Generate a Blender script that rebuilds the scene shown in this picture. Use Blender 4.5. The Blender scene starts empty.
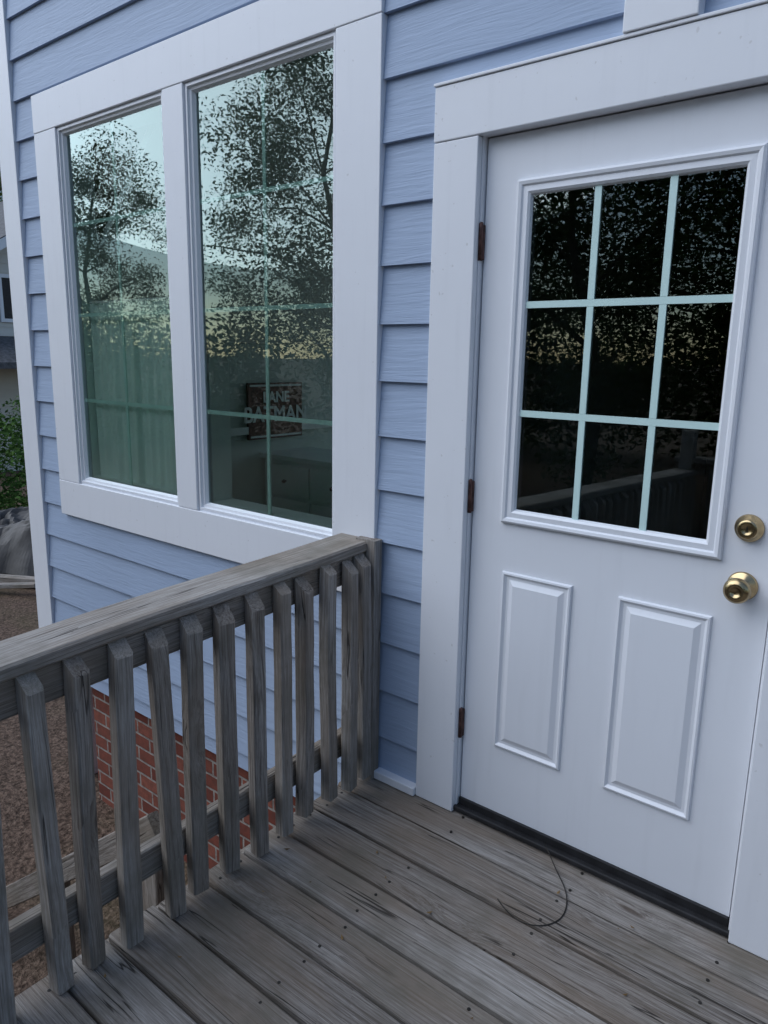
import bpy, math, random
from mathutils import Vector, Matrix, noise as mn
random.seed(7)
sc=bpy.context.scene
R=math.radians

# ---------------------------------------------------------------- helpers
def link(o,parent=None):
    sc.collection.objects.link(o)
    if parent is not None: o.parent=parent
    return o
def empty(name,loc=(0,0,0)):
    e=bpy.data.objects.new(name,None); e.empty_display_size=0.2; e.location=loc
    return link(e)
def mesh_obj(name,verts,faces,mat,parent=None,smooth=False):
    me=bpy.data.meshes.new(name); me.from_pydata([tuple(v) for v in verts],[],faces); me.update()
    if mat: me.materials.append(mat)
    if smooth:
        for p in me.polygons: p.use_smooth=True
    return link(bpy.data.objects.new(name,me),parent)
def set_attrs(o,G,T):
    me=o.data
    me.attributes.new('gco','FLOAT_VECTOR','POINT')
    me.attributes['gco'].data.foreach_set('vector',[c for g in G for c in g])
    me.attributes.new('tint','FLOAT','POINT')
    me.attributes['tint'].data.foreach_set('value',T)
def add_box(V,F,x0,x1,y0,y1,z0,z1):
    b=len(V)
    V+= [(x0,y0,z0),(x1,y0,z0),(x1,y1,z0),(x0,y1,z0),(x0,y0,z1),(x1,y0,z1),(x1,y1,z1),(x0,y1,z1)]
    F+= [(b,b+3,b+2,b+1),(b+4,b+5,b+6,b+7),(b,b+1,b+5,b+4),(b+1,b+2,b+6,b+5),(b+2,b+3,b+7,b+6),(b+3,b,b+4,b+7)]
def boxes(name,lst,mat,parent=None,bevel=0.0):
    V=[];F=[]
    for l in lst: add_box(V,F,*l)
    o=mesh_obj(name,V,F,mat,parent)
    if bevel>0:
        m=o.modifiers.new('bev','BEVEL'); m.width=bevel; m.segments=2; m.limit_method='ANGLE'
    return o
def nested(name,x0,x1,z0,z1,prof,mat,parent,fill=True,y=0.0):
    V=[];F=[]
    for (i,d) in prof:
        V+=[(x0+i,y+d,z0+i),(x1-i,y+d,z0+i),(x1-i,y+d,z1-i),(x0+i,y+d,z1-i)]
    for k in range(len(prof)-1):
        a=4*k;b=a+4
        for j in range(4):
            n=(j+1)%4
            F.append((a+j,a+n,b+n,b+j))
    if fill:
        a=4*(len(prof)-1); F.append((a,a+1,a+2,a+3))
    return mesh_obj(name,V,F,mat,parent)
def lathe(name,prof,mat,parent,loc,rot=(0,0,0),seg=40):
    V=[];F=[]
    for (r,h) in prof:
        for s in range(seg):
            a=2*math.pi*s/seg
            V.append((r*math.cos(a),r*math.sin(a),h))
    for k in range(len(prof)-1):
        for s in range(seg):
            n=(s+1)%seg
            F.append((k*seg+s,k*seg+n,(k+1)*seg+n,(k+1)*seg+s))
    F.append(tuple(range((len(prof)-1)*seg,len(prof)*seg)))
    F.append(tuple(reversed(range(seg))))
    o=mesh_obj(name,V,F,mat,parent,True)
    o.location=loc;o.rotation_euler=rot
    return o

# ---------------------------------------------------------------- materials
class NT:
    def __init__(s,name):
        s.m=bpy.data.materials.new(name); s.m.use_nodes=True
        s.t=s.m.node_tree; s.t.nodes.clear()
        s.out=s.t.nodes.new('ShaderNodeOutputMaterial')
    def n(s,typ,ins=None,**kw):
        nd=s.t.nodes.new(typ)
        for k,v in kw.items(): setattr(nd,k,v)
        if ins:
            for k,v in ins.items(): s.set(nd.inputs[k],v)
        return nd
    def set(s,inp,v):
        if isinstance(v,bpy.types.NodeSocket): s.t.links.new(v,inp)
        else: inp.default_value=v
    def math(s,op,a,b=0.0,c=0.0,clamp=False):
        nd=s.n('ShaderNodeMath',operation=op,use_clamp=clamp)
        s.set(nd.inputs[0],a); s.set(nd.inputs[1],b); s.set(nd.inputs[2],c)
        return nd.outputs[0]
    def vmul(s,v,sc_):
        nd=s.n('ShaderNodeVectorMath',operation='MULTIPLY'); s.set(nd.inputs[0],v); nd.inputs[1].default_value=sc_
        return nd.outputs[0]
    def vadd(s,v,w):
        nd=s.n('ShaderNodeVectorMath',operation='ADD'); s.set(nd.inputs[0],v); s.set(nd.inputs[1],w)
        return nd.outputs[0]
    def noise(s,v,scale=1,detail=4,rough=.5,dist=0):
        return s.n('ShaderNodeTexNoise',{'Vector':v,'Scale':scale,'Detail':detail,'Roughness':rough,'Distortion':dist})
    def ramp(s,f,stops):
        nd=s.n('ShaderNodeValToRGB'); s.set(nd.inputs[0],f)
        cr=nd.color_ramp
        while len(cr.elements)<len(stops): cr.elements.new(.5)
        for e,(p,c) in zip(cr.elements,stops):
            e.position=p; e.color=(c,c,c,1) if not hasattr(c,'__len__') else (*c,1)
        return nd.outputs[0]
    def mix(s,f,a,b,mode='MIX'):
        nd=s.n('ShaderNodeMix',data_type='RGBA',blend_type=mode)
        s.set(nd.inputs[0],f)
        for i,x in ((6,a),(7,b)):
            if isinstance(x,bpy.types.NodeSocket): s.t.links.new(x,nd.inputs[i])
            else: nd.inputs[i].default_value=(*x,1)
        return nd.outputs[2]
    def bump(s,h,strength=.5,dist=.003,normal=None):
        nd=s.n('ShaderNodeBump',{'Height':h,'Strength':strength,'Distance':dist})
        if normal: s.set(nd.inputs['Normal'],normal)
        return nd.outputs[0]
    def bsdf(s,col,rough=.6,normal=None,metal=0,spec=.5):
        b=s.n('ShaderNodeBsdfPrincipled')
        if isinstance(col,bpy.types.NodeSocket): s.t.links.new(col,b.inputs['Base Color'])
        else: b.inputs['Base Color'].default_value=(*col,1)
        s.set(b.inputs['Roughness'],rough); b.inputs['Metallic'].default_value=metal
        b.inputs['Specular IOR Level'].default_value=spec
        if normal: s.set(b.inputs['Normal'],normal)
        s.t.links.new(b.outputs[0],s.out.inputs[0])
        return b

def mat_wood(name,k=1.0,brown=.5,crk=1.0):
    s=NT(name)
    g=s.n('ShaderNodeAttribute',attribute_name='gco').outputs['Vector']
    tint=s.n('ShaderNodeAttribute',attribute_name='tint').outputs['Fac']
    w=s.noise(s.vmul(g,(2.0,8,8)),1,1,.5)
    wv=s.n('ShaderNodeVectorMath',operation='SUBTRACT'); s.set(wv.inputs[0],w.outputs['Color']); wv.inputs[1].default_value=(.5,.5,.5)
    vor=s.n('ShaderNodeTexVoronoi',{'Vector':s.vadd(s.vmul(g,(2.4,7.5,7.5)),s.vmul(w.outputs['Color'],(.3,.5,.5))),'Scale':1.0})
    d=vor.outputs['Distance']
    kr=s.n('ShaderNodeSeparateColor',{0:vor.outputs['Color']}).outputs[0]
    ksel=s.ramp(kr,[(.56,0),(.60,1)])
    near=s.math('MULTIPLY',s.math('POWER',2.718,s.math('MULTIPLY',d,-6.0)),ksel)
    gw=s.vadd(g,s.vmul(wv.outputs[0],(.0,.020,.020)))
    kn=s.n('ShaderNodeCombineXYZ',{1:s.math('MULTIPLY',near,.05),2:s.math('MULTIPLY',near,.05)}).outputs[0]
    gw=s.vadd(gw,kn)
    fine=s.noise(s.vmul(gw,(10,520,520)),1,3,.78).outputs[0]
    mid=s.noise(s.vmul(gw,(1.3,130,130)),1,2,.6).outputs[0]
    rings=s.noise(s.vmul(gw,(.35,26,26)),1,1,.5).outputs[0]
    rb=s.math('PINGPONG',s.math('MULTIPLY',rings,9.0),.5)
    rm=s.ramp(rb,[(.08,0),(.2,1),(.5,.75)])
    crack=s.noise(s.vadd(s.vmul(gw,(.9,34,34)),(7,3,1)),1,2,.5).outputs[0]
    cd=s.math('ABSOLUTE',s.math('SUBTRACT',crack,.5))
    cmask=s.ramp(s.noise(s.vmul(g,(2.6,22,22)),1,1,.5).outputs[0],[(.54,0),(.62,1)])
    crackm=s.math('MULTIPLY',s.ramp(cd,[(.004,1),(.012,0)]),cmask)
    v=s.math('ADD',s.math('MULTIPLY',fine,.58),s.math('MULTIPLY',mid,.34))
    v=s.math('ADD',v,s.math('MULTIPLY',rm,.065))
    v=s.math('ADD',v,s.math('MULTIPLY',s.math('SUBTRACT',tint,.5),.13))
    col=s.ramp(v,[(.36,(.13*k,.108*k,.092*k)),(.47,(.26*k,.232*k,.208*k)),(.58,(.385*k,.353*k,.322*k)),(.72,(.56*k,.53*k,.50*k))])
    big=s.noise(s.vmul(g,(1.7,6,6)),1,2,.6).outputs[0]
    col=s.mix(s.ramp(big,[(.42,0),(.66,brown)]),col,(.24*k,.18*k,.13*k))
    geo=s.n('ShaderNodeNewGeometry').outputs['Position']
    bl=s.noise(geo,2.6,4,.7).outputs[0]
    col=s.mix(s.ramp(bl,[(.36,.55),(.52,0)]),col,(.155*k,.14*k,.11*k))
    col=s.mix(s.math('MULTIPLY',crackm,.85*crk),col,(.03,.024,.02))
    kmask=s.math('MULTIPLY',s.ramp(d,[(.08,1),(.14,0)]),ksel)
    krings=s.ramp(s.math('SINE',s.math('MULTIPLY',d,110.0)),[(.0,(.075,.05,.036)),(1,(.20,.145,.105))])
    col=s.mix(s.math('MULTIPLY',kmask,.85),col,krings)
    h=s.math('SUBTRACT',s.math('MULTIPLY',fine,.8),s.math('MULTIPLY',crackm,1.5))
    s.bsdf(col,.85,s.bump(h,.9,.0035),spec=.25)
    return s.m

def mat_paint(name,col,dirt=.15,rough=.45,speck=.3):
    s=NT(name)
    pos=s.n('ShaderNodeTexCoord').outputs['Object']
    n1=s.noise(pos,2.2,3,.6).outputs[0]
    n2=s.noise(s.vmul(pos,(30,30,2.5)),1,2,.6).outputs[0]
    c=s.mix(s.ramp(n1,[(.45,0),(.8,dirt)]),col,tuple(x*.72 for x in col))
    c=s.mix(s.ramp(n2,[(.55,0),(.85,dirt)]),c,tuple(x*.6 for x in col))
    if speck>0:
        sp=s.noise(pos,60,1,.5).outputs[0]
        c=s.mix(s.ramp(sp,[(.74,0),(.78,speck)]),c,(.28,.25,.22))
    s.bsdf(c,rough,s.bump(s.noise(pos,14,2,.6).outputs[0],.10,.004))
    return s.m
def mat_siding(name,col):
    s=NT(name)
    g=s.n('ShaderNodeAttribute',attribute_name='gco').outputs['Vector']
    tint=s.n('ShaderNodeAttribute',attribute_name='tint').outputs['Fac']
    w=s.noise(s.vmul(g,(2.2,8,8)),1,1,.5).outputs['Color']
    gw=s.vadd(g,s.vmul(w,(0,.05,.05)))
    gr=s.noise(s.vmul(gw,(4.5,75,75)),1,3,.65).outputs[0]
    geo=s.n('ShaderNodeNewGeometry').outputs['Position']
    n=s.noise(geo,1.3,3,.6).outputs[0]
    c=s.mix(s.ramp(n,[(.4,0),(.75,.35)]),col,tuple(x*.8 for x in col))
    c=s.mix(s.math('MULTIPLY',tint,.10),c,tuple(min(1,x*1.25) for x in col))
    c=s.mix(s.ramp(gr,[(.3,.18),(.5,0)]),c,tuple(x*.74 for x in col))
    s.bsdf(c,.6,s.bump(gr,.6,.004),spec=.35)
    return s.m
def mat_plain(name,col,rough=.6,metal=0,var=.3,scale=8,bump=.1):
    s=NT(name)
    pos=s.n('ShaderNodeTexCoord').outputs['Object']
    n=s.noise(pos,scale,2,.6).outputs[0]
    c=s.mix(s.ramp(n,[(.35,0),(.7,1)]),tuple(x*(1-var) for x in col),tuple(min(1,x*(1+var)) for x in col))
    nm=s.bump(s.noise(pos,scale*8,1,.6).outputs[0],bump,.004) if bump>.1 else None
    s.bsdf(c,rough,nm,metal)
    return s.m
def mat_brick():
    s=NT('brick_mat')
    pos=s.n('ShaderNodeTexCoord').outputs['Object']
    sep=s.n('ShaderNodeSeparateXYZ',{0:pos})
    v=s.n('ShaderNodeCombineXYZ',{0:s.math('ADD',sep.outputs[0],sep.outputs[1]),1:sep.outputs[2]}).outputs[0]
    nz=s.noise(pos,25,2,.6).outputs['Color']
    v=s.vadd(v,s.vmul(nz,(.006,.006,0)))
    b=s.n('ShaderNodeTexBrick',{'Vector':v,'Color1':(.17,.048,.034,1),'Color2':(.29,.10,.068,1),'Mortar':(.34,.31,.28,1),'Scale':1.0,'Mortar Size':.0065,'Mortar Smooth':.3,'Bias':-.1,'Brick Width':.205,'Row Height':.075})
    n=s.noise(pos,30,3,.65).outputs[0]
    c=s.mix(s.ramp(n,[(.35,.5),(.6,0)]),b.outputs[0],(.09,.045,.035))
    h=s.math('SUBTRACT',s.math('MULTIPLY',n,.4),b.outputs[1])
    s.bsdf(c,.85,s.bump(h,.8,.008),spec=.2)
    return s.m
def mat_leaf(name,c1,c2):
    s=NT(name)
    a=s.n('ShaderNodeAttribute',attribute_name='tint').outputs['Fac']
    c=s.mix(a,c1,c2)
    d=s.n('ShaderNodeBsdfDiffuse'); s.t.links.new(c,d.inputs[0])
    s.t.links.new(d.outputs[0],s.out.inputs[0])
    return s.m
def mat_glass(name,tint,refl,boost=2.0,off=.02):
    s=NT(name)
    pos=s.n('ShaderNodeTexCoord').outputs['Object']
    nrm=s.bump(s.noise(pos,1.6,1,.4).outputs[0],.05,.02)
    fr=s.n('ShaderNodeFresnel',{'IOR':1.5}).outputs[0]
    f=s.math('ADD',s.math('MULTIPLY',fr,boost),off,clamp=True)
    tr=s.n('ShaderNodeBsdfTransparent'); tr.inputs[0].default_value=(*tint,1)
    gl=s.n('ShaderNodeBsdfGlossy',{'Roughness':.0}); gl.inputs[0].default_value=(*refl,1); s.set(gl.inputs['Normal'],nrm)
    m=s.n('ShaderNodeMixShader',{0:f}); s.t.links.new(tr.outputs[0],m.inputs[1]); s.t.links.new(gl.outputs[0],m.inputs[2])
    s.t.links.new(m.outputs[0],s.out.inputs[0])
    return s.m
def mat_ground():
    s=NT('mulch_mat')
    pos=s.n('ShaderNodeTexCoord').outputs['Object']
    n1=s.noise(pos,1.2,2,.6).outputs[0]
    n2=s.noise(pos,38,3,.7).outputs[0]
    v=s.n('ShaderNodeTexVoronoi',{'Vector':pos,'Scale':30.0})
    c=s.mix(s.ramp(n2,[(.35,0),(.65,1)]),(.05,.033,.024),(.20,.135,.10))
    c=s.mix(s.ramp(n1,[(.5,0),(.7,.4)]),c,(.08,.08,.035))
    c=s.mix(s.ramp(v.outputs['Distance'],[(.12,.5),(.26,0)]),c,(.30,.22,.16))
    s.bsdf(c,.95,s.bump(n2,.9,.03),spec=.15)
    return s.m

M_white=mat_paint('white_trim_paint',(.775,.79,.83),.12,.45,.25)
M_door=mat_paint('door_paint',(.755,.775,.82),.12,.38,0)
M_sid=mat_siding('blue_siding_paint',(.345,.43,.575))
M_nsid=mat_siding('cream_siding_paint',(.62,.60,.55))
M_wood=mat_wood('weathered_wood',1.04,.5)
M_woodd=mat_wood('weathered_deck_wood',.90,.65)
M_brick=mat_brick()
M_glassW=mat_glass('window_glass',(.90,1.0,.95),(.82,1.0,.95),2.1,.04)
M_glassD=mat_glass('door_glass',(.85,.90,.87),(.9,1,.95),1.9,.03)
M_munt=mat_plain('muntin_mint',(.70,.90,.84),.4,0,.05)
M_munt2=mat_plain('door_muntin',(.58,.77,.74),.4,0,.02)
M_brass=mat_plain('antique_brass',(.45,.34,.19),.24,1,.15,30,.02)
M_hinge=mat_plain('rusty_hinge',(.13,.065,.055),.5,.5,.5,40,.3)
M_black=mat_plain('black_rubber',(.014,.014,.016),.6,0,.4,20)
M_dark=mat_plain('dark_metal',(.05,.045,.04),.5,.7,.4,30)
M_int=mat_plain('interior_wall_paint',(.62,.68,.64),.8,0,.04)
M_intw=mat_plain('interior_white',(.82,.85,.83),.6,0,.03)
M_curt=mat_plain('curtain_cloth',(.80,.89,.84),.9,0,.04)
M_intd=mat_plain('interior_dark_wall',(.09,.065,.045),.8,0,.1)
M_floor=mat_plain('interior_floor',(.26,.17,.11),.4,0,.3)
M_roof=mat_plain('asphalt_shingle',(.11,.11,.115),.9,0,.35,14,.4)
M_tarp=mat_plain('gray_tarp',(.075,.07,.066),.6,0,.45,3,.3)
M_bark=mat_plain('bark',(.06,.045,.035),.9,0,.4,9,.8)
M_leaf=mat_leaf('leaf_green',(.014,.028,.009),(.09,.135,.035))
M_leafb=mat_leaf('bush_leaf',(.03,.07,.02),(.10,.18,.05))
M_dry=mat_leaf('dry_leaf',(.10,.06,.03),(.30,.20,.10))
M_ground=mat_ground()

class Boards:
    def __init__(s): s.V=[];s.F=[];s.G=[];s.T=[]
    def add(s,p0,p1,side,w,t,ch=.004,segs=1,cut=0.0,wob=0.0,rnd=None):
        p0=Vector(p0);p1=Vector(p1);L=(p1-p0);ln=L.length;L.normalize()
        S=Vector(side).normalized(); S=(S-L*S.dot(L)).normalized(); T=L.cross(S)
        c=ch; a=w/2;b=t/2
        prof=[(-a+c,-b),(a-c,-b),(a,-b+c),(a,b-c),(a-c,b),(-a+c,b),(-a,b-c),(-a,-b+c)]
        off=(random.uniform(0,60),random.uniform(0,60),random.uniform(0,60))
        ti=random.random() if rnd is None else rnd
        base=len(s.V);n=len(prof)
        sd=random.uniform(0,100)
        for k in range(segs+1):
            f=k/segs
            dx=wob*mn.noise((f*ln*1.3+sd,0,0)); dy=wob*mn.noise((f*ln*1.3+sd,5,0))
            for (x,y) in prof:
                l=f*ln
                if cut and k==segs:
                    l-=cut*max(0,(x+a*.35)/(1.35*a))
                jx=wob*.25*mn.noise((f*ln*9+sd,x*40,y*40))
                s.V.append(p0+L*l+S*(x+dx+jx)+T*(y+dy)); s.G.append((l+off[0],x+off[1],y+off[2])); s.T.append(ti)
        for k in range(segs):
            for j in range(n):
                m=(j+1)%n
                s.F.append((base+k*n+j,base+k*n+m,base+(k+1)*n+m,base+(k+1)*n+j))
        s.F.append(tuple(base+j for j in reversed(range(n))))
        s.F.append(tuple(base+segs*n+j for j in range(n)))
    def obj(s,name,mat,parent=None):
        o=mesh_obj(name,s.V,s.F,mat,parent)
        set_attrs(o,s.G,s.T)
        return o

LAP0=.51; EXP=.178
def siding(name,a0,a1,z0,z1,holes,mat,parent,axis='x',plane=0.0,sgn=-1,gable=None):
    V=[];F=[];G=[];T=[]
    cuts=sorted(set([a0,a1]+[h[0] for h in holes]+[h[1] for h in holes]))
    k=math.floor((z0-LAP0)/EXP); z=LAP0+k*EXP
    while z<z1:
        off=random.uniform(0,80);ti=random.random();offy=random.uniform(0,50)
        zb,zt=max(z,z0),min(z+EXP,z1)
        if gable: cuts=[a0+(zb-z0)/gable,a1-(zb-z0)/gable]
        for i in range(len(cuts)-1):
            x0,x1=cuts[i],cuts[i+1]
            if x1<=x0: continue
            rngs=[(zb,zt)]
            for h in holes:
                if h[0]<=x0+1e-6 and h[1]>=x1-1e-6:
                    nr=[]
                    for (q,r) in rngs:
                        if h[3]<=q or h[2]>=r: nr.append((q,r)); continue
                        if q<h[2]: nr.append((q,h[2]))
                        if r>h[3]: nr.append((h[3],r))
                    rngs=nr
            for (q,r) in rngs:
                if r-q<.002: continue
                yq=.024-.016*(q-z)/EXP; yr=.024-.016*(r-z)/EXP
                b=len(V)
                for (x,zz,y) in ((x0,q,yq),(x1,q,yq),(x1,r,yr),(x0,r,yr),(x0,q,0),(x1,q,0)):
                    if axis=='x': V.append((x,plane+sgn*y,zz))
                    else: V.append((plane+sgn*y,x,zz))
                    G.append((x+off,zz+offy,y)); T.append(ti)
                F+=[(b,b+1,b+2,b+3),(b+4,b+5,b+1,b),(b+4,b,b+3),(b+1,b+5,b+2)]
        z+=EXP
    o=mesh_obj(name,V,F,mat,parent)
    set_attrs(o,G,T)
    return o

# ================================================================ HOUSE
H=empty('sided_house')
XL,XR,YB,ZT=-2.79,6.0,4.2,5.2
ZS=-.28
siding('front_siding',XL,XR,ZS,ZT,[(-2.38,-.46,.75,2.55),(-.10,.95,-.5,2.16),(.385,.555,2.2,3.3)],M_sid,H)
LW=(2.5,3.6,.6,2.4)  # unseen side-wall opening, added to let daylight into the room
RW=(-2.5,-.4,.3,2.5)  # unseen rear-wall opening, added to brighten the interior behind the front panes
siding('left_siding',0,YB,ZS,ZT,[LW],M_sid,H,'y',XL,-1)
siding('right_siding',0,YB,ZS,ZT,[],M_sid,H,'y',XR,1)
siding('rear_siding',XL,XR,ZS,ZT,[RW],M_sid,H,'x',YB,1)
wy0,wy1=.001,.12
ox0,ox1,oz0,oz1=-2.28,-.535,.82,2.475
yb0,yb1=YB-.12,YB-.001
xl0,xl1=XL+.001,XL+.12
boxes('wall_core',[(xl0,ox0,wy0,wy1,ZS,ZT),(ox1,-.002,wy0,wy1,ZS,ZT),(.852,XR-.001,wy0,wy1,ZS,ZT),(ox0,ox1,wy0,wy1,ZS,oz0),(ox0,ox1,wy0,wy1,oz1,ZT),(-.002,.852,wy0,wy1,2.088,ZT),(-.002,.852,wy0,wy1,ZS,-.002),
   (xl0,xl1,wy1,LW[0],ZS,ZT),(xl0,xl1,LW[1],yb0,ZS,ZT),(xl0,xl1,LW[0],LW[1],ZS,LW[2]),(xl0,xl1,LW[0],LW[1],LW[3],ZT),
   (XR-.12,XR-.001,wy1,yb0,ZS,ZT),
   (xl0,RW[0],yb0,yb1,ZS,ZT),(RW[1],XR-.001,yb0,yb1,ZS,ZT),(RW[0],RW[1],yb0,yb1,ZS,RW[2]),(RW[0],RW[1],yb0,yb1,RW[3],ZT),
   (xl1,XR-.12,wy1,yb0,ZS,ZS+.1)],M_int,H)
boxes('added_daylight_opening_frames',[(RW[0]-.1,RW[1]+.1,YB+.001,YB+.04,RW[3],RW[3]+.12),(RW[0]-.1,RW[1]+.1,YB+.001,YB+.04,RW[2]-.1,RW[2]),(RW[0]-.1,RW[0],YB+.001,YB+.04,RW[2],RW[3]),(RW[1],RW[1]+.1,YB+.001,YB+.04,RW[2],RW[3]),(-1.48,-1.42,YB-.1,YB+.02,RW[2],RW[3]),  # frames around the unseen openings added to light the room
   (XL-.04,XL-.001,LW[0]-.1,LW[1]+.1,LW[3],LW[3]+.12),(XL-.04,XL-.001,LW[0]-.1,LW[1]+.1,LW[2]-.1,LW[2]),(XL-.04,XL-.001,LW[0]-.1,LW[0],LW[2],LW[3]),(XL-.04,XL-.001,LW[1],LW[1]+.1,LW[2],LW[3]),(XL-.02,XL+.1,LW[0],LW[1],1.48,1.53)],M_white,H)
boxes('brick_foundation',[(-2.42,XR-.05,.04,YB-.05,-1.3,ZS-.002)],M_brick,H)
boxes('bay_support_posts',[(-2.76,-2.67,.10,.19,-1.3,ZS-.002),(-2.76,-2.67,3.9,4.0,-1.3,ZS-.002)],M_white,H)
boxes('corner_board',[(-2.83,-2.665,-.034,-.0005,ZS-.012,ZT),(-2.832,-2.795,-.0002,.13,ZS-.012,ZT),(XR-.1,XR+.03,-.034,0,ZS,ZT)],M_white,H,.003)
YM=YB/2; RH=1.5
V=[(XL-.35,-.4,ZT-.05),(XR+.35,-.4,ZT-.05),(XR+.35,YM,ZT+RH),(XL-.35,YM,ZT+RH),(XL-.35,YB+.4,ZT-.05),(XR+.35,YB+.4,ZT-.05)]
RF=[(0,1,2,3),(3,2,5,4),(6,9,8,7),(9,10,11,8),(0,6,7,1),(4,5,11,10),(0,3,9,6),(3,4,10,9),(1,7,8,2),(2,8,11,5)]
mesh_obj('roof',V+[(x,y,z+.14) for x,y,z in V],RF,M_roof,H)
siding('gable_siding_1',0,YB,ZT,ZT+RH-.2,[],M_sid,H,'y',XL,-1,gable=.68)
siding('gable_siding_2',0,YB,ZT,ZT+RH-.2,[],M_sid,H,'y',XR,1,gable=.68)
boxes('soffit',[(XL-.3,XR+.3,-.36,-.03,ZT-.06,ZT-.03)],M_white,H)

# ---- window group
Y0=-.036
cz0,cz1=.655,2.63
boxes('window_head_casing',[(-2.465,-.36,Y0,-.001,2.468,cz1)],M_white,H,.0025)
boxes('window_sill_casing',[(-2.465,-.36,Y0,-.001,cz0,.832)],M_white,H,.0025)
boxes('window_side_casing',[(-2.465,-2.27,Y0+.0015,-.001,.8335,2.4665),(-.545,-.36,Y0+.0015,-.001,.8335,2.4665)],M_white,H,.0025)
boxes('window_mullion',[(-1.455,-1.325,Y0+.0015,.08,.8335,2.4665)],M_white,H,.0025)
prof=[(-.004,0.02),(-.004,-.022),(.006,-.026),(.012,-.026),(.014,-.016),(.024,-.014),(.028,-.004),(.033,.004)]
for i,(a,b) in enumerate(((-2.270,-1.457),(-1.323,-.547))):
    nested('window_sash_%d'%(i+1),a+.002,b-.002,.836,2.464,prof,M_white,H,False,0)
    ga,gb=a+.03,b-.03
    mesh_obj('window_pane_%d'%(i+1),[(ga,.001,.86),(gb,.001,.86),(gb,.001,2.44),(ga,.001,2.44)],[(0,1,2,3)],M_glassW,H)
    vm=(-1.875,-.925)[i]
    L=[(vm-.008,vm+.008,.006,.012,.86,2.44)]
    for zz in (2.05,1.645,1.245):
        L+=[(ga,vm-.0085,.006,.012,zz-.008,zz+.008),(vm+.0085,gb,.006,.012,zz-.008,zz+.008)]
    boxes('window_muntins_%d'%(i+1),L,M_munt,H)
    nested('window_inner_frame_%d'%(i+1),a-.01,b+.01,.82,2.48,[(0,.02),(.05,.02),(.05,.12)],M_intw,H,False,0)

# ---- door
boxes('door_side_casing',[(-.155,-.006,-.040,-.001,.001,2.0765),(.858,1.01,-.040,-.001,.001,2.0765)],M_white,H,.003)
boxes('door_head_casing',[(-.155,1.01,-.042,-.001,2.078,2.222)],M_white,H,.003)
boxes('door_cap_trim',[(-.158,1.013,-.046,-.001,2.2235,2.232)],M_white,H,.002)
boxes('board_above_door',[(.388,.562,-.050,-.001,2.2335,3.3)],M_white,H,.003)
boxes('door_jamb',[(-.0055,-.0015,-.018,.09,.0,2.086),(.8515,.857,-.018,.09,.0,2.086),(-.001,.851,-.018,.09,2.0785,2.0865)],M_white,H)
dx0,dx1,dz0,dz1=.003,.846,.045,2.074
gx0,gx1,gz0,gz1=.14,.70,1.03,1.925
boxes('door_slab',[(dx0,gx0,0,.044,dz0,dz1),(gx1,dx1,0,.044,dz0,dz1),(gx0,gx1,0,.044,dz0,gz0),(gx0,gx1,0,.044,gz1,dz1)],M_door,H)
nested('door_lite_frame',.105,.728,1.0,1.955,[(0,-.0005),(.002,-.011),(.008,-.015),(.016,-.013),(.020,-.008),(.034,-.009),(.040,-.004),(.044,.008)],M_door,H,False,0)
mesh_obj('door_glass_pane',[(gx0,.006,gz0),(gx1,.006,gz0),(gx1,.006,gz1),(gx0,.006,gz1)],[(0,1,2,3)],M_glassD,H)
L=[(gx0+.002,gx1-.002,.0005,.005,zz-.009,zz+.009) for zz in (1.625,1.325)]
mv=[]
for xx in (.335,.525):
    mv+= [(xx-.009,xx+.009,.0005,.005,gz0+.002,1.3155),(xx-.009,xx+.009,.0005,.005,1.3345,1.6155),(xx-.009,xx+.009,.0005,.005,1.6345,gz1-.002)]
boxes('door_muntins',L+mv,M_munt2,H)
pp=[(0,-.0006),(.003,-.008),(.008,-.009),(.016,-.002),(.024,-.002),(.040,-.0095)]
nested('door_panel_1',.118,.345,.275,.852,pp,M_door,H)
nested('door_panel_2',.478,.722,.275,.852,pp,M_door,H)
boxes('door_threshold',[(-.012,.862,-.030,.05,.004,.021)],M_black,H,.004)
boxes('door_sweep',[(.003,.846,-.010,.03,.0215,.0445)],M_black,H)
boxes('base_flashing',[(-.334,-.157,-.052,-.001,.0,.030)],M_white,H,.003)
for i,z in enumerate((1.80,1.065,.315)):
    boxes('hinge_%d'%(i+1),[(-.0045,.0055,-.010,-.0005,z-.047,z+.047)],M_hinge,H,.001)
    o=lathe('hinge_pin_%d'%(i+1),[(.0065,-.05),(.0065,.05),(.004,.054)],M_hinge,H,(-.001,-.014,z),seg=14)
rx=(R(90),0,0)
lathe('door_knob',[(.034,0),(.036,.004),(.033,.009),(.016,.012),(.013,.03),(.020,.036),(.029,.044),(.0315,.054),(.029,.064),(.020,.070),(.012,.0715),(.0115,.069),(.001,.069)],M_brass,H,(.782,-.0005,.945),rx)
lathe('door_deadbolt',[(.032,0),(.034,.004),(.032,.010),(.025,.014),(.0245,.024),(.020,.028),(.012,.0285),(.011,.027),(.001,.027)],M_brass,H,(.782,-.0005,1.09),rx)
boxes('deadbolt_keyway',[(.7805,.7835,-.0285,-.026,1.083,1.097)],M_dark,H)

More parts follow.
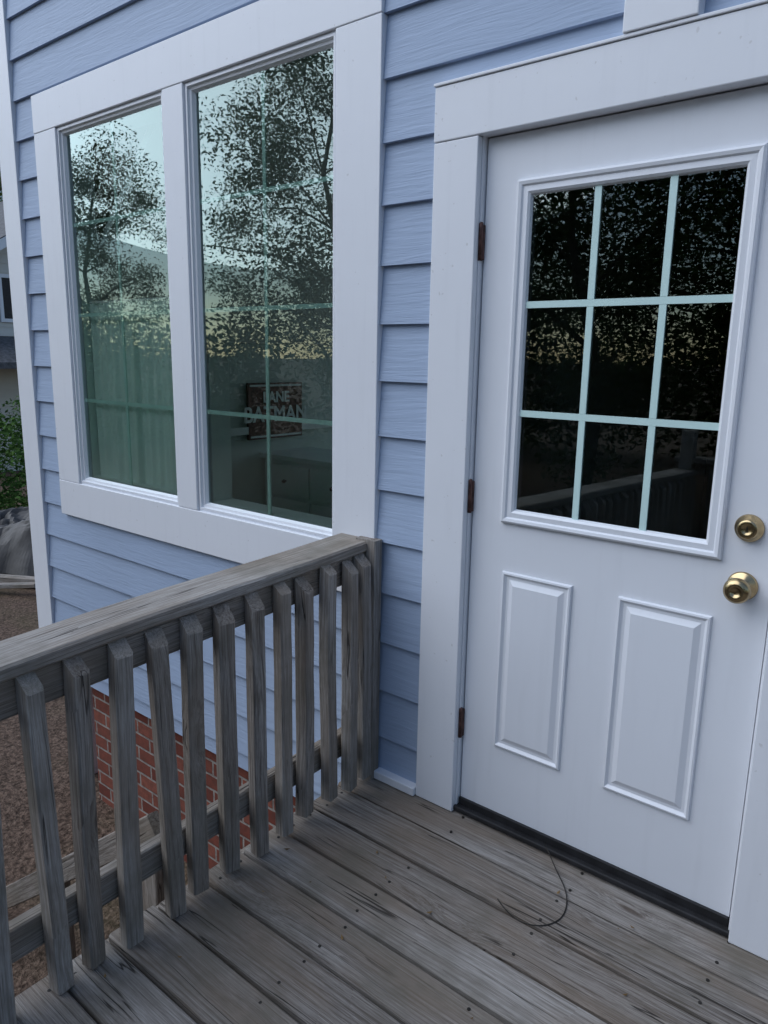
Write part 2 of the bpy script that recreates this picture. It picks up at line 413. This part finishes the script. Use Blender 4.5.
# interior rooms
RX0,RX1=-2.665,-.25
boxes('interior_partition',[(-.25,-.15,.121,4.07,-.17,2.9)],M_int,H)
boxes('interior_floor',[(RX0,XR-.13,.121,4.07,-.175,-.02)],M_floor,H)
boxes('interior_ceiling',[(RX0,XR-.13,.121,4.07,2.9,3.0)],M_int,H)
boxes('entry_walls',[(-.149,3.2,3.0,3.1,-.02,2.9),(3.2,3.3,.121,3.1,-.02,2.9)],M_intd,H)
mesh_obj('sloped_ceiling',[(RX0,.15,1.55),(-1.30,.15,2.9),(-1.30,2.4,2.9),(RX0,2.4,1.55),(RX0,.15,1.60),(-1.36,.15,2.9),(-1.36,2.4,2.9),(RX0,2.4,1.6)],[(0,1,2,3),(4,7,6,5),(0,4,5,1),(2,6,7,3)],M_intw,H)
boxes('chair_rail',[(RX0+.001,RX0+.03,.5,2.4,.95,1.0)],M_intw,H)
C=empty('window_curtain')
V=[];F=[];n=160
for j in range(7):
    zz=.80+.90*j/6
    for i in range(n+1):
        x=-2.30+.86*i/n
        V.append((x,.060+.005*math.sin(i*.62+.4*math.sin(i*.11))+.006*math.sin(i*.23+j*.3),zz))
for j in range(6):
    for i in range(n): F.append((j*(n+1)+i,j*(n+1)+i+1,(j+1)*(n+1)+i+1,(j+1)*(n+1)+i))
mesh_obj('cloth',V,F,M_curt,C,True)
o=lathe('rod',[(.007,0),(.007,.80)],M_intw,C,(-2.27,.060,1.705),(0,R(90),0),12)

D=empty('white_dresser',(-2.2,1.75,-.02))
dl=[(-.45,.45,-.22,.22,.06,.80),(-.48,.48,-.25,.24,.80,.835)]
dl+=[(x,x+.05,y,y+.05,0,.06) for x in (-.44,.39) for y in (-.21,.16)]
boxes('carcass_and_top',dl,M_intw,D,.004)
boxes('drawers',[(-.43+.44*i,-.01+.44*i,-.237,-.221,.10+.23*j,.31+.23*j) for i in range(2) for j in range(3)],M_intw,D,.004)
for i in range(2):
    for j in range(3):
        lathe('drawer_knob_%d'%(i*3+j+1),[(.006,0),(.006,.015),(.014,.02),(.012,.028)],M_dark,D,(-.22+.44*i,-.237,.205+.23*j),rx,12)
S=empty('wall_sign',(RX0+.012,1.63,1.10))
boxes('plate',[(0,.02,-.25,.25,-.19,.19)],M_hinge,S,.003)
boxes('border',[(.0205,.024,-.235,.235,.165,.178),(.0205,.024,-.235,.235,-.178,-.165)],M_intw,S)
for txt,zz,szz in (('BATMAN',-.07,.145),('LANE',.06,.10)):
    cu=bpy.data.curves.new('lettering','FONT'); cu.body=txt; cu.size=szz; cu.align_x='CENTER'; cu.extrude=.002; cu.offset=.003
    cu.materials.append(M_intw)
    t=link(bpy.data.objects.new('lettering',cu),S); t.location=(.023,0,zz); t.rotation_euler=(R(90),0,R(90))

# ================================================================ DECK
DK=empty('wooden_deck'); DK.rotation_euler=(.022,0,0)
DXL,DXR,DY=-.405,3.2,-3.55
B=Boards(); y=-.012; wd=.140
scr=[]
while y-wd>DY:
    yc=y-wd/2
    B.add((DXL+random.uniform(-.010,.008),yc,-.019+random.uniform(-.002,.002)),(DXR,yc+random.uniform(-.002,.002),-.019+random.uniform(-.002,.002)),(0,1,0),wd-random.uniform(.0,.003),.038,.006,30,wob=.004,rnd=random.uniform(.1,.9))
    for jx in (-.36,.045,.45,.86,1.27,1.68,2.09,2.5,2.9):
        for q in (-.042,.042): scr.append((jx+random.uniform(-.008,.008),yc+q+random.uniform(-.006,.006)))
    y-=wd+random.uniform(.006,.011)
B.obj('deck_boards',M_woodd,DK)
V=[];F=[]
for (x,yy) in scr:
    b=len(V)
    V+=[(x+.0045*math.cos(a*math.pi/4),yy+.0045*math.sin(a*math.pi/4),.0018) for a in range(8)]
    V+=[(x+.0045*math.cos(a*math.pi/4),yy+.0045*math.sin(a*math.pi/4),-.004) for a in range(8)]
    F.append(tuple(range(b,b+8)))
    for a in range(8): F.append((b+a,b+8+a,b+8+(a+1)%8,b+(a+1)%8))
mesh_obj('screw_heads',V,F,M_dark,DK)
B=Boards()
for jx in (-.36,.045,.45,.86,1.27,1.68,2.09,2.5,2.9): B.add((jx,-.02,-.115),(jx,DY,-.115),(1,0,0),.038,.14,.003,rnd=.2)
B.add((-.43,-.03,-.13),(-.43,DY,-.13),(1,0,0),.036,.18,.003,rnd=.2)
B.add((-.45,DY-.02,-.13),(DXR,DY-.02,-.13),(0,1,0),.036,.18,.003,rnd=.2)
for px in (-.36,1.4,3.1): B.add((px,DY+.1,-1.2),(px,DY+.1,-.19),(1,0,0),.09,.09,.004)
B.add((-.36,-1.9,-1.2),(-.36,-1.9,-.19),(1,0,0),.09,.09,.004)
B.obj('joists_and_posts',M_wood,DK)
V=[];F=[];T=[]
for _ in range(34):
    x=random.uniform(-.3,1.3);yy=random.uniform(-1.5,-.06);a=random.uniform(0,6.28);s_=random.uniform(.004,.011)
    zz=.022*yy+.004;b=len(V)
    for (u,v,h) in ((1,0,.002),(0,.4,.0),(-1,0,.003),(0,-.4,0)):
        V.append((x+s_*(u*math.cos(a)-v*math.sin(a)),yy+s_*(u*math.sin(a)+v*math.cos(a)),zz+h))
    F.append((b,b+1,b+2,b+3)); T+=[random.random()]*4
o=mesh_obj('leaf_litter',V,F,M_dry); o.data.attributes.new('tint','FLOAT','POINT').data.foreach_set('value',T)

# ================================================================ RAILING
def ztop(y): return .872+.042*y
RL=empty('wooden_railing')
B=Boards()
B.add((-.442,-.012,ztop(0)-.018),(-.420,DY+.02,ztop(DY)-.018),(1,0,0),.150,.036,.006,40,wob=.006,rnd=.85)
B.add((-.395,-.06,ztop(0)-.083),(-.385,DY+.05,ztop(DY)-.083),(1,0,0),.036,.09,.004,6,rnd=.35)
B.add((-.397,-.06,.165),(-.387,DY+.05,.165+.022*DY),(1,0,0),.036,.088,.004,8,wob=.003,rnd=.6)
ys=[-.105,-.168,-.262,-.370,-.470,-.572,-.680,-.788,-.892,-1.0,-1.108,-1.215,-1.325]
yy=-1.43
while yy>DY+.05: ys.append(yy); yy-=.107
for i,yy in enumerate(ys):
    top=.842+.042*yy+random.uniform(-.012,.006)
    bot=max(.035+.052*yy+random.uniform(-.012,.012), .022*yy+.002)
    tw=random.uniform(-.018,.018); xw=random.uniform(-.002,.014); rot=random.uniform(-.3,.3)
    B.add((-.3545+xw,yy+tw,bot),(-.3515,yy+random.uniform(-.006,.006),top),(1,rot,0),.043+random.uniform(-.001,.002),.046+random.uniform(-.004,.003),.0045,18,cut=random.uniform(.030,.045),wob=.007,rnd=random.uniform(.25,1.0))
B.add((-.375,-.045,-.02),(-.375,-.045,ztop(0)+.004),(0,1,0),.040,.088,.004,6,rnd=.4)
B.add((-.42,DY+.03,-.3),(-.42,DY+.03,1.0),(1,0,0),.088,.088,.005,4)
B.obj('side_rail',M_wood,RL)
B=Boards()
z0=.87+.022*DY
B.add((-.5,DY+.0,z0),(DXR,DY+.0,z0),(0,1,0),.140,.036,.006,8,wob=.003)
B.add((-.37,DY-.03,z0-.065),(DXR,DY-.03,z0-.065),(0,1,0),.036,.09,.004,4)
B.add((-.37,DY-.03,.08),(DXR,DY-.03,.08),(0,1,0),.036,.088,.004,4)
xx=-.25
while xx<DXR: 
    B.add((xx,DY+.01,-.06),(xx,DY+.01,z0-.022),(0,1,0),.038,.038,.0035,4,cut=.03,wob=.003); xx+=.107
B.obj('end_rail',M_wood,RL)
B=Boards()
B.add((-.62,-.75,.05),(-2.05,-.80,-1.02),(0,1,0),.038,.085,.004,5,rnd=.1)
B.add((-1.25,-.78,-1.05),(-1.25,-.78,-.42),(1,0,0),.07,.07,.004,3,rnd=.1)
B.add((-.62,-.75,-1.05),(-.62,-.75,-.02),(1,0,0),.085,.085,.004,3,rnd=.1)
B.obj('stair_stringer_and_rail',M_wood,empty('side_steps'))

cu=bpy.data.curves.new('loose_wire','CURVE'); cu.dimensions='3D'; cu.bevel_depth=.0017; cu.bevel_resolution=2
pts=[(.335,-.036,.030),(.352,-.046,.024),(.385,-.075,.006),(.44,-.12,.003),(.478,-.18,.004),(.49,-.245,.002),(.46,-.30,.003),(.41,-.325,.003),(.36,-.315,.004),(.315,-.285,.002)]
sp=cu.splines.new('NURBS'); sp.points.add(len(pts)-1)
for p,q in zip(sp.points,pts): p.co=(q[0],q[1],q[2]+q[1]*.022,1)
sp.use_endpoint_u=True; sp.order_u=4; cu.materials.append(M_dark)
link(bpy.data.objects.new('loose_wire',cu))

# ================================================================ GROUND
V=[];F=[]
def gz(x,y): return -1.02+.05*mn.noise((x*.5,y*.5,0))*(1 if abs(x)<40 and abs(y)<40 else 0)
xs=[-400,-150,-60]+[-30+i for i in range(61)]+[60,150,400]
for j,yv in enumerate(xs):
    for i,xv in enumerate(xs): V.append((xv,yv,gz(xv,yv)))
n=len(xs)
for j in range(n-1):
    for i in range(n-1): F.append((j*n+i,j*n+i+1,(j+1)*n+i+1,(j+1)*n+i))
mesh_obj('ground',V,F,M_ground,None,True)

# ================================================================ FOLIAGE
def leaf_mesh(name,clumps,size,mat):
    V=[];F=[];T=[]
    for (c,r,n) in clumps:
        base=random.random()
        for _ in range(n):
            u=Vector((random.gauss(0,1),random.gauss(0,1),random.gauss(0,1))).normalized()*r*random.random()**.45
            p=Vector(c)+Vector((u.x,u.y,u.z*.75))
            a=Vector((random.gauss(0,1),random.gauss(0,1),random.gauss(0,.6))).normalized()
            b=a.cross(Vector((random.gauss(0,1),random.gauss(0,1),random.gauss(0,1)))).normalized()
            s=size*random.uniform(.6,1.3)
            k=len(V)
            V+=[tuple(p-a*s),tuple(p+b*s*.45),tuple(p+a*s),tuple(p-b*s*.45)]
            F.append((k,k+1,k+2,k+3))
            t=min(1,max(0,base*.6+random.random()*.4)); T+=[t]*4
    me=bpy.data.meshes.new(name); me.from_pydata(V,[],F); me.materials.append(mat)
    at=me.attributes.new('tint','FLOAT','POINT'); at.data.foreach_set('value',T)
    return me
def tube(V,F,p0,p1,r0,r1,seg=8):
    p0=Vector(p0);p1=Vector(p1);L=(p1-p0).normalized()
    a=L.orthogonal().normalized();b=L.cross(a);k=len(V)
    for (p,r) in ((p0,r0),(p1,r1)):
        for s in range(seg):
            t=2*math.pi*s/seg; V.append(tuple(p+a*r*math.cos(t)+b*r*math.sin(t)))
    for s in range(seg): F.append((k+s,k+(s+1)%seg,k+seg+(s+1)%seg,k+seg+s))
def tree_data(seed,h,cr,z0,nc,nl,size):
    random.seed(seed)
    V=[];F=[];cl=[]
    p=Vector((0,0,-.3));r=.19
    for k in range(7):
        q=p+Vector((random.uniform(-.25,.25),random.uniform(-.25,.25),h*.8/7)); r2=r*.80
        tube(V,F,p,q,r,r2); 
        if k>=1:
            for _ in range(3):
                ang=random.uniform(0,6.28); ln=cr*random.uniform(.5,1.0)*(1-.3*k/7)
                e=q+Vector((math.cos(ang)*ln,math.sin(ang)*ln,ln*random.uniform(.15,.7)))
                m=(q+e)/2+Vector((0,0,.2)); tube(V,F,q,m,r2*.5,r2*.3,6); tube(V,F,m,e,r2*.3,.015,6)
                cl.append((tuple(e),random.uniform(.6,1.0),nl)); cl.append((tuple(m),random.uniform(.5,.9),int(nl*.7)))
        p,r=q,r2
    for _ in range(nc):
        while True:
            u=Vector((random.uniform(-1,1),random.uniform(-1,1),random.uniform(-1,1)))
            if .25<u.length<1: break
        cl.append(((u.x*cr,u.y*cr,z0+(h-z0)*(u.z+1)/2),random.uniform(.45,.95),nl))
    tm=bpy.data.meshes.new('trunk'); tm.from_pydata(V,[],F); tm.materials.append(M_bark)
    for q in tm.polygons: q.use_smooth=True
    return tm,leaf_mesh('crown',cl,size,M_leaf)
TD=[tree_data(1,9,3.0,1.2,80,400,.045),tree_data(2,10,3.3,1.8,80,400,.045),tree_data(3,7.5,2.8,.4,80,430,.045)]
def tree(k,x,y,s=1,rot=0):
    e=empty('broadleaf_tree',(x,y,-1.0)); e.scale=(s,s,s); e.rotation_euler=(0,0,rot)
    link(bpy.data.objects.new('trunk',TD[k][0]),e); link(bpy.data.objects.new('crown',TD[k][1]),e)
for a in [(0,-19,-9.5,.95,1),(1,-9.2,-9.6,.9,2.2),(2,-4.6,-11,1.15,3),(0,-1.5,-12.5,1.0,4),(2,1.4,-11.2,1.05,5),(0,9,-12,1,1.6),
          (1,-25,9.5,1.1,.4),(0,-31,15,1.2,2.0)]:
    tree(*a)
random.seed(11)
cl=[]
for i in range(440):
    a=R(random.uniform(170,345)); rr=random.uniform(17,20)
    hm=3.0 if a<R(225) else 6.5
    cl.append(((math.cos(a)*rr*1.25,math.sin(a)*rr,-1+random.random()**1.2*hm),random.uniform(1.0,1.7),330))
o=bpy.data.objects.new('distant_tree_line',leaf_mesh('distant_tree_line',cl,.10,M_leaf)); link(o)
def bush(x,y,r,h,n=30):
    cl=[]
    for _ in range(n):
        a=random.uniform(0,6.28);q=r*random.random()**.5
        cl.append(((math.cos(a)*q,math.sin(a)*q,random.uniform(.1,h)*(1-.3*q/r)),random.uniform(.15,.3),80))
    o=bpy.data.objects.new('bush',leaf_mesh('bush',cl,.035,M_leafb)); link(o); o.location=(x,y,-1.0)
bush(-8.9,3.0,.85,2.0,70); bush(-10.2,3.9,.9,1.9,50); bush(-10.2,2.2,.8,1.5,40); bush(-6.5,-6.5,.9,1.4)
V=[];F=[];n=50
for j in range(n+1):
    for i in range(n+1):
        u=i/n*2-1;v=j/n*2-1
        rr=max(abs(u),abs(v))**1.5
        fold=abs(mn.noise((u*4,v*4,4)))*.22+abs(mn.noise((u*9+3,v*9,8)))*.10
        h=.62*max(0,1-rr**2.2)*(1+.4*mn.noise((u*1.8,v*1.8,3)))-fold*(1-rr)+.05
        V.append((u*1.0+.10*mn.noise((u*3,v*3,7)),v*.75+.10*mn.noise((u*3,v*3,9)),max(h,0.0)))
for j in range(n):
    for i in range(n): F.append((j*(n+1)+i,j*(n+1)+i+1,(j+1)*(n+1)+i+1,(j+1)*(n+1)+i))
o=mesh_obj('tarp_covered_pile',V,F,M_tarp,None,False); o.location=(-7.35,2.25,-1.0); o.rotation_euler=(0,0,R(25))
B=Boards()
B.add((-6.9,1.45,-.96),(-6.2,1.8,-.95),(0,0,1),.10,.10,.01,2)
B.add((-6.8,1.2,-.96),(-6.2,1.55,-.90),(0,0,1),.04,.09,.004,2)
B.obj('scrap_lumber',M_wood,None)

# ================================================================ NEIGHBOUR HOUSE
NH=empty('neighbor_house')
nx0,nx1,ny0,ny1,nt=-24,-14.6,3.6,12,2.45
siding('right_wall_siding',ny0,ny1,-1,nt,[],M_nsid,NH,'y',nx1,1)
siding('right_gable_siding',ny0,ny1,nt,nt+2.6,[],M_nsid,NH,'y',nx1,1,gable=.64)
siding('front_wall_siding',nx0,nx1,-1,nt,[],M_nsid,NH,'x',ny0,-1)
boxes('core',[(nx0,nx1-.002,ny0+.002,ny1,-1.2,nt)],M_int,NH)
V=[(nx0-.3,ny0-.4,nt-.18),(nx1+.4,ny0-.4,nt-.18),(nx1+.4,ny0+4.2,nt+2.75),(nx0-.3,ny0+4.2,nt+2.75),(nx0-.3,ny1+.4,nt-.18),(nx1+.4,ny1+.4,nt-.18)]
mesh_obj('roof',V+[(x,y,z+.10) for x,y,z in V],RF,M_roof,NH)
mesh_obj('rake_board',[(nx1+.41,ny0-.4,nt-.3),(nx1+.41,ny0+4.2,nt+2.63),(nx1+.41,ny0+4.2,nt+2.83),(nx1+.41,ny0-.4,nt-.1)],[(0,1,2,3)],M_white,NH)
V=[(nx1+.02,ny0-.5,1.75),(nx1+.02,ny1,1.75),(nx1+1.3,ny1,1.25),(nx1+1.3,ny0-.5,1.25)]
mesh_obj('porch_roof',V+[(x,y,z-.12) for x,y,z in V],[(0,3,2,1),(4,5,6,7),(3,7,6,2),(0,4,7,3),(1,2,6,5)],M_roof,NH)
wl=[];tl=[]
for yc in (5.5,7.2,8.6):
    wl.append((nx1+.03,nx1+.05,yc-.25,yc+.25,2.1,2.9))
    tl+= [(nx1+.03,nx1+.07,yc-.32,yc-.25,2.03,2.97),(nx1+.03,nx1+.07,yc+.25,yc+.32,2.03,2.97),(nx1+.03,nx1+.07,yc-.25,yc+.25,2.9,2.97),(nx1+.03,nx1+.07,yc-.25,yc+.25,2.03,2.1)]
boxes('windows',wl,M_black,NH); boxes('window_trim',tl,M_white,NH)

# ================================================================ LIGHT
w=bpy.data.worlds.new('World'); sc.world=w; w.use_nodes=True
nt_=w.node_tree; nt_.nodes.clear()
sky=nt_.nodes.new('ShaderNodeTexSky'); sky.sky_type='NISHITA'; sky.sun_disc=False
SE,SA=42,226
sky.sun_elevation=R(SE); sky.sun_rotation=R(SA); sky.air_density=1.0; sky.dust_density=.6; sky.ozone_density=2.0
bg=nt_.nodes.new('ShaderNodeBackground'); bg.inputs[1].default_value=.15
wo=nt_.nodes.new('ShaderNodeOutputWorld')
nt_.links.new(sky.outputs[0],bg.inputs[0]); nt_.links.new(bg.outputs[0],wo.inputs[0])
sl=bpy.data.lights.new('sun','SUN'); sl.energy=2.75; sl.angle=R(72); sl.color=(.87,.93,1.0)
so=link(bpy.data.objects.new('sun',sl))
sv=Vector((math.sin(R(SA))*math.cos(R(SE)),math.cos(R(SA))*math.cos(R(SE)),math.sin(R(SE))))
so.rotation_euler=sv.to_track_quat('Z','Y').to_euler(); so.location=(0,0,20)
sc.view_settings.view_transform='Standard'; sc.view_settings.look='None'; sc.view_settings.exposure=0

# ================================================================ CAMERA
cd=bpy.data.cameras.new('camera'); cam=link(bpy.data.objects.new('camera',cd))
cd.sensor_fit='HORIZONTAL'; cd.sensor_width=36; cd.lens=738/768*36; cd.clip_end=2000; cd.clip_start=.05
r=Vector((.7766,.6298,.01704)).normalized(); f=Vector((-.6136,.7622,-.2062)).normalized()
up=r.cross(f).normalized(); r=f.cross(up).normalized()
m=Matrix.Identity(4)
for i in range(3): m[i][0]=r[i]; m[i][1]=up[i]; m[i][2]=-f[i]
m[0][3],m[1][3],m[2][3]=1.182,-1.9,1.478
cam.matrix_world=m
sc.camera=cam
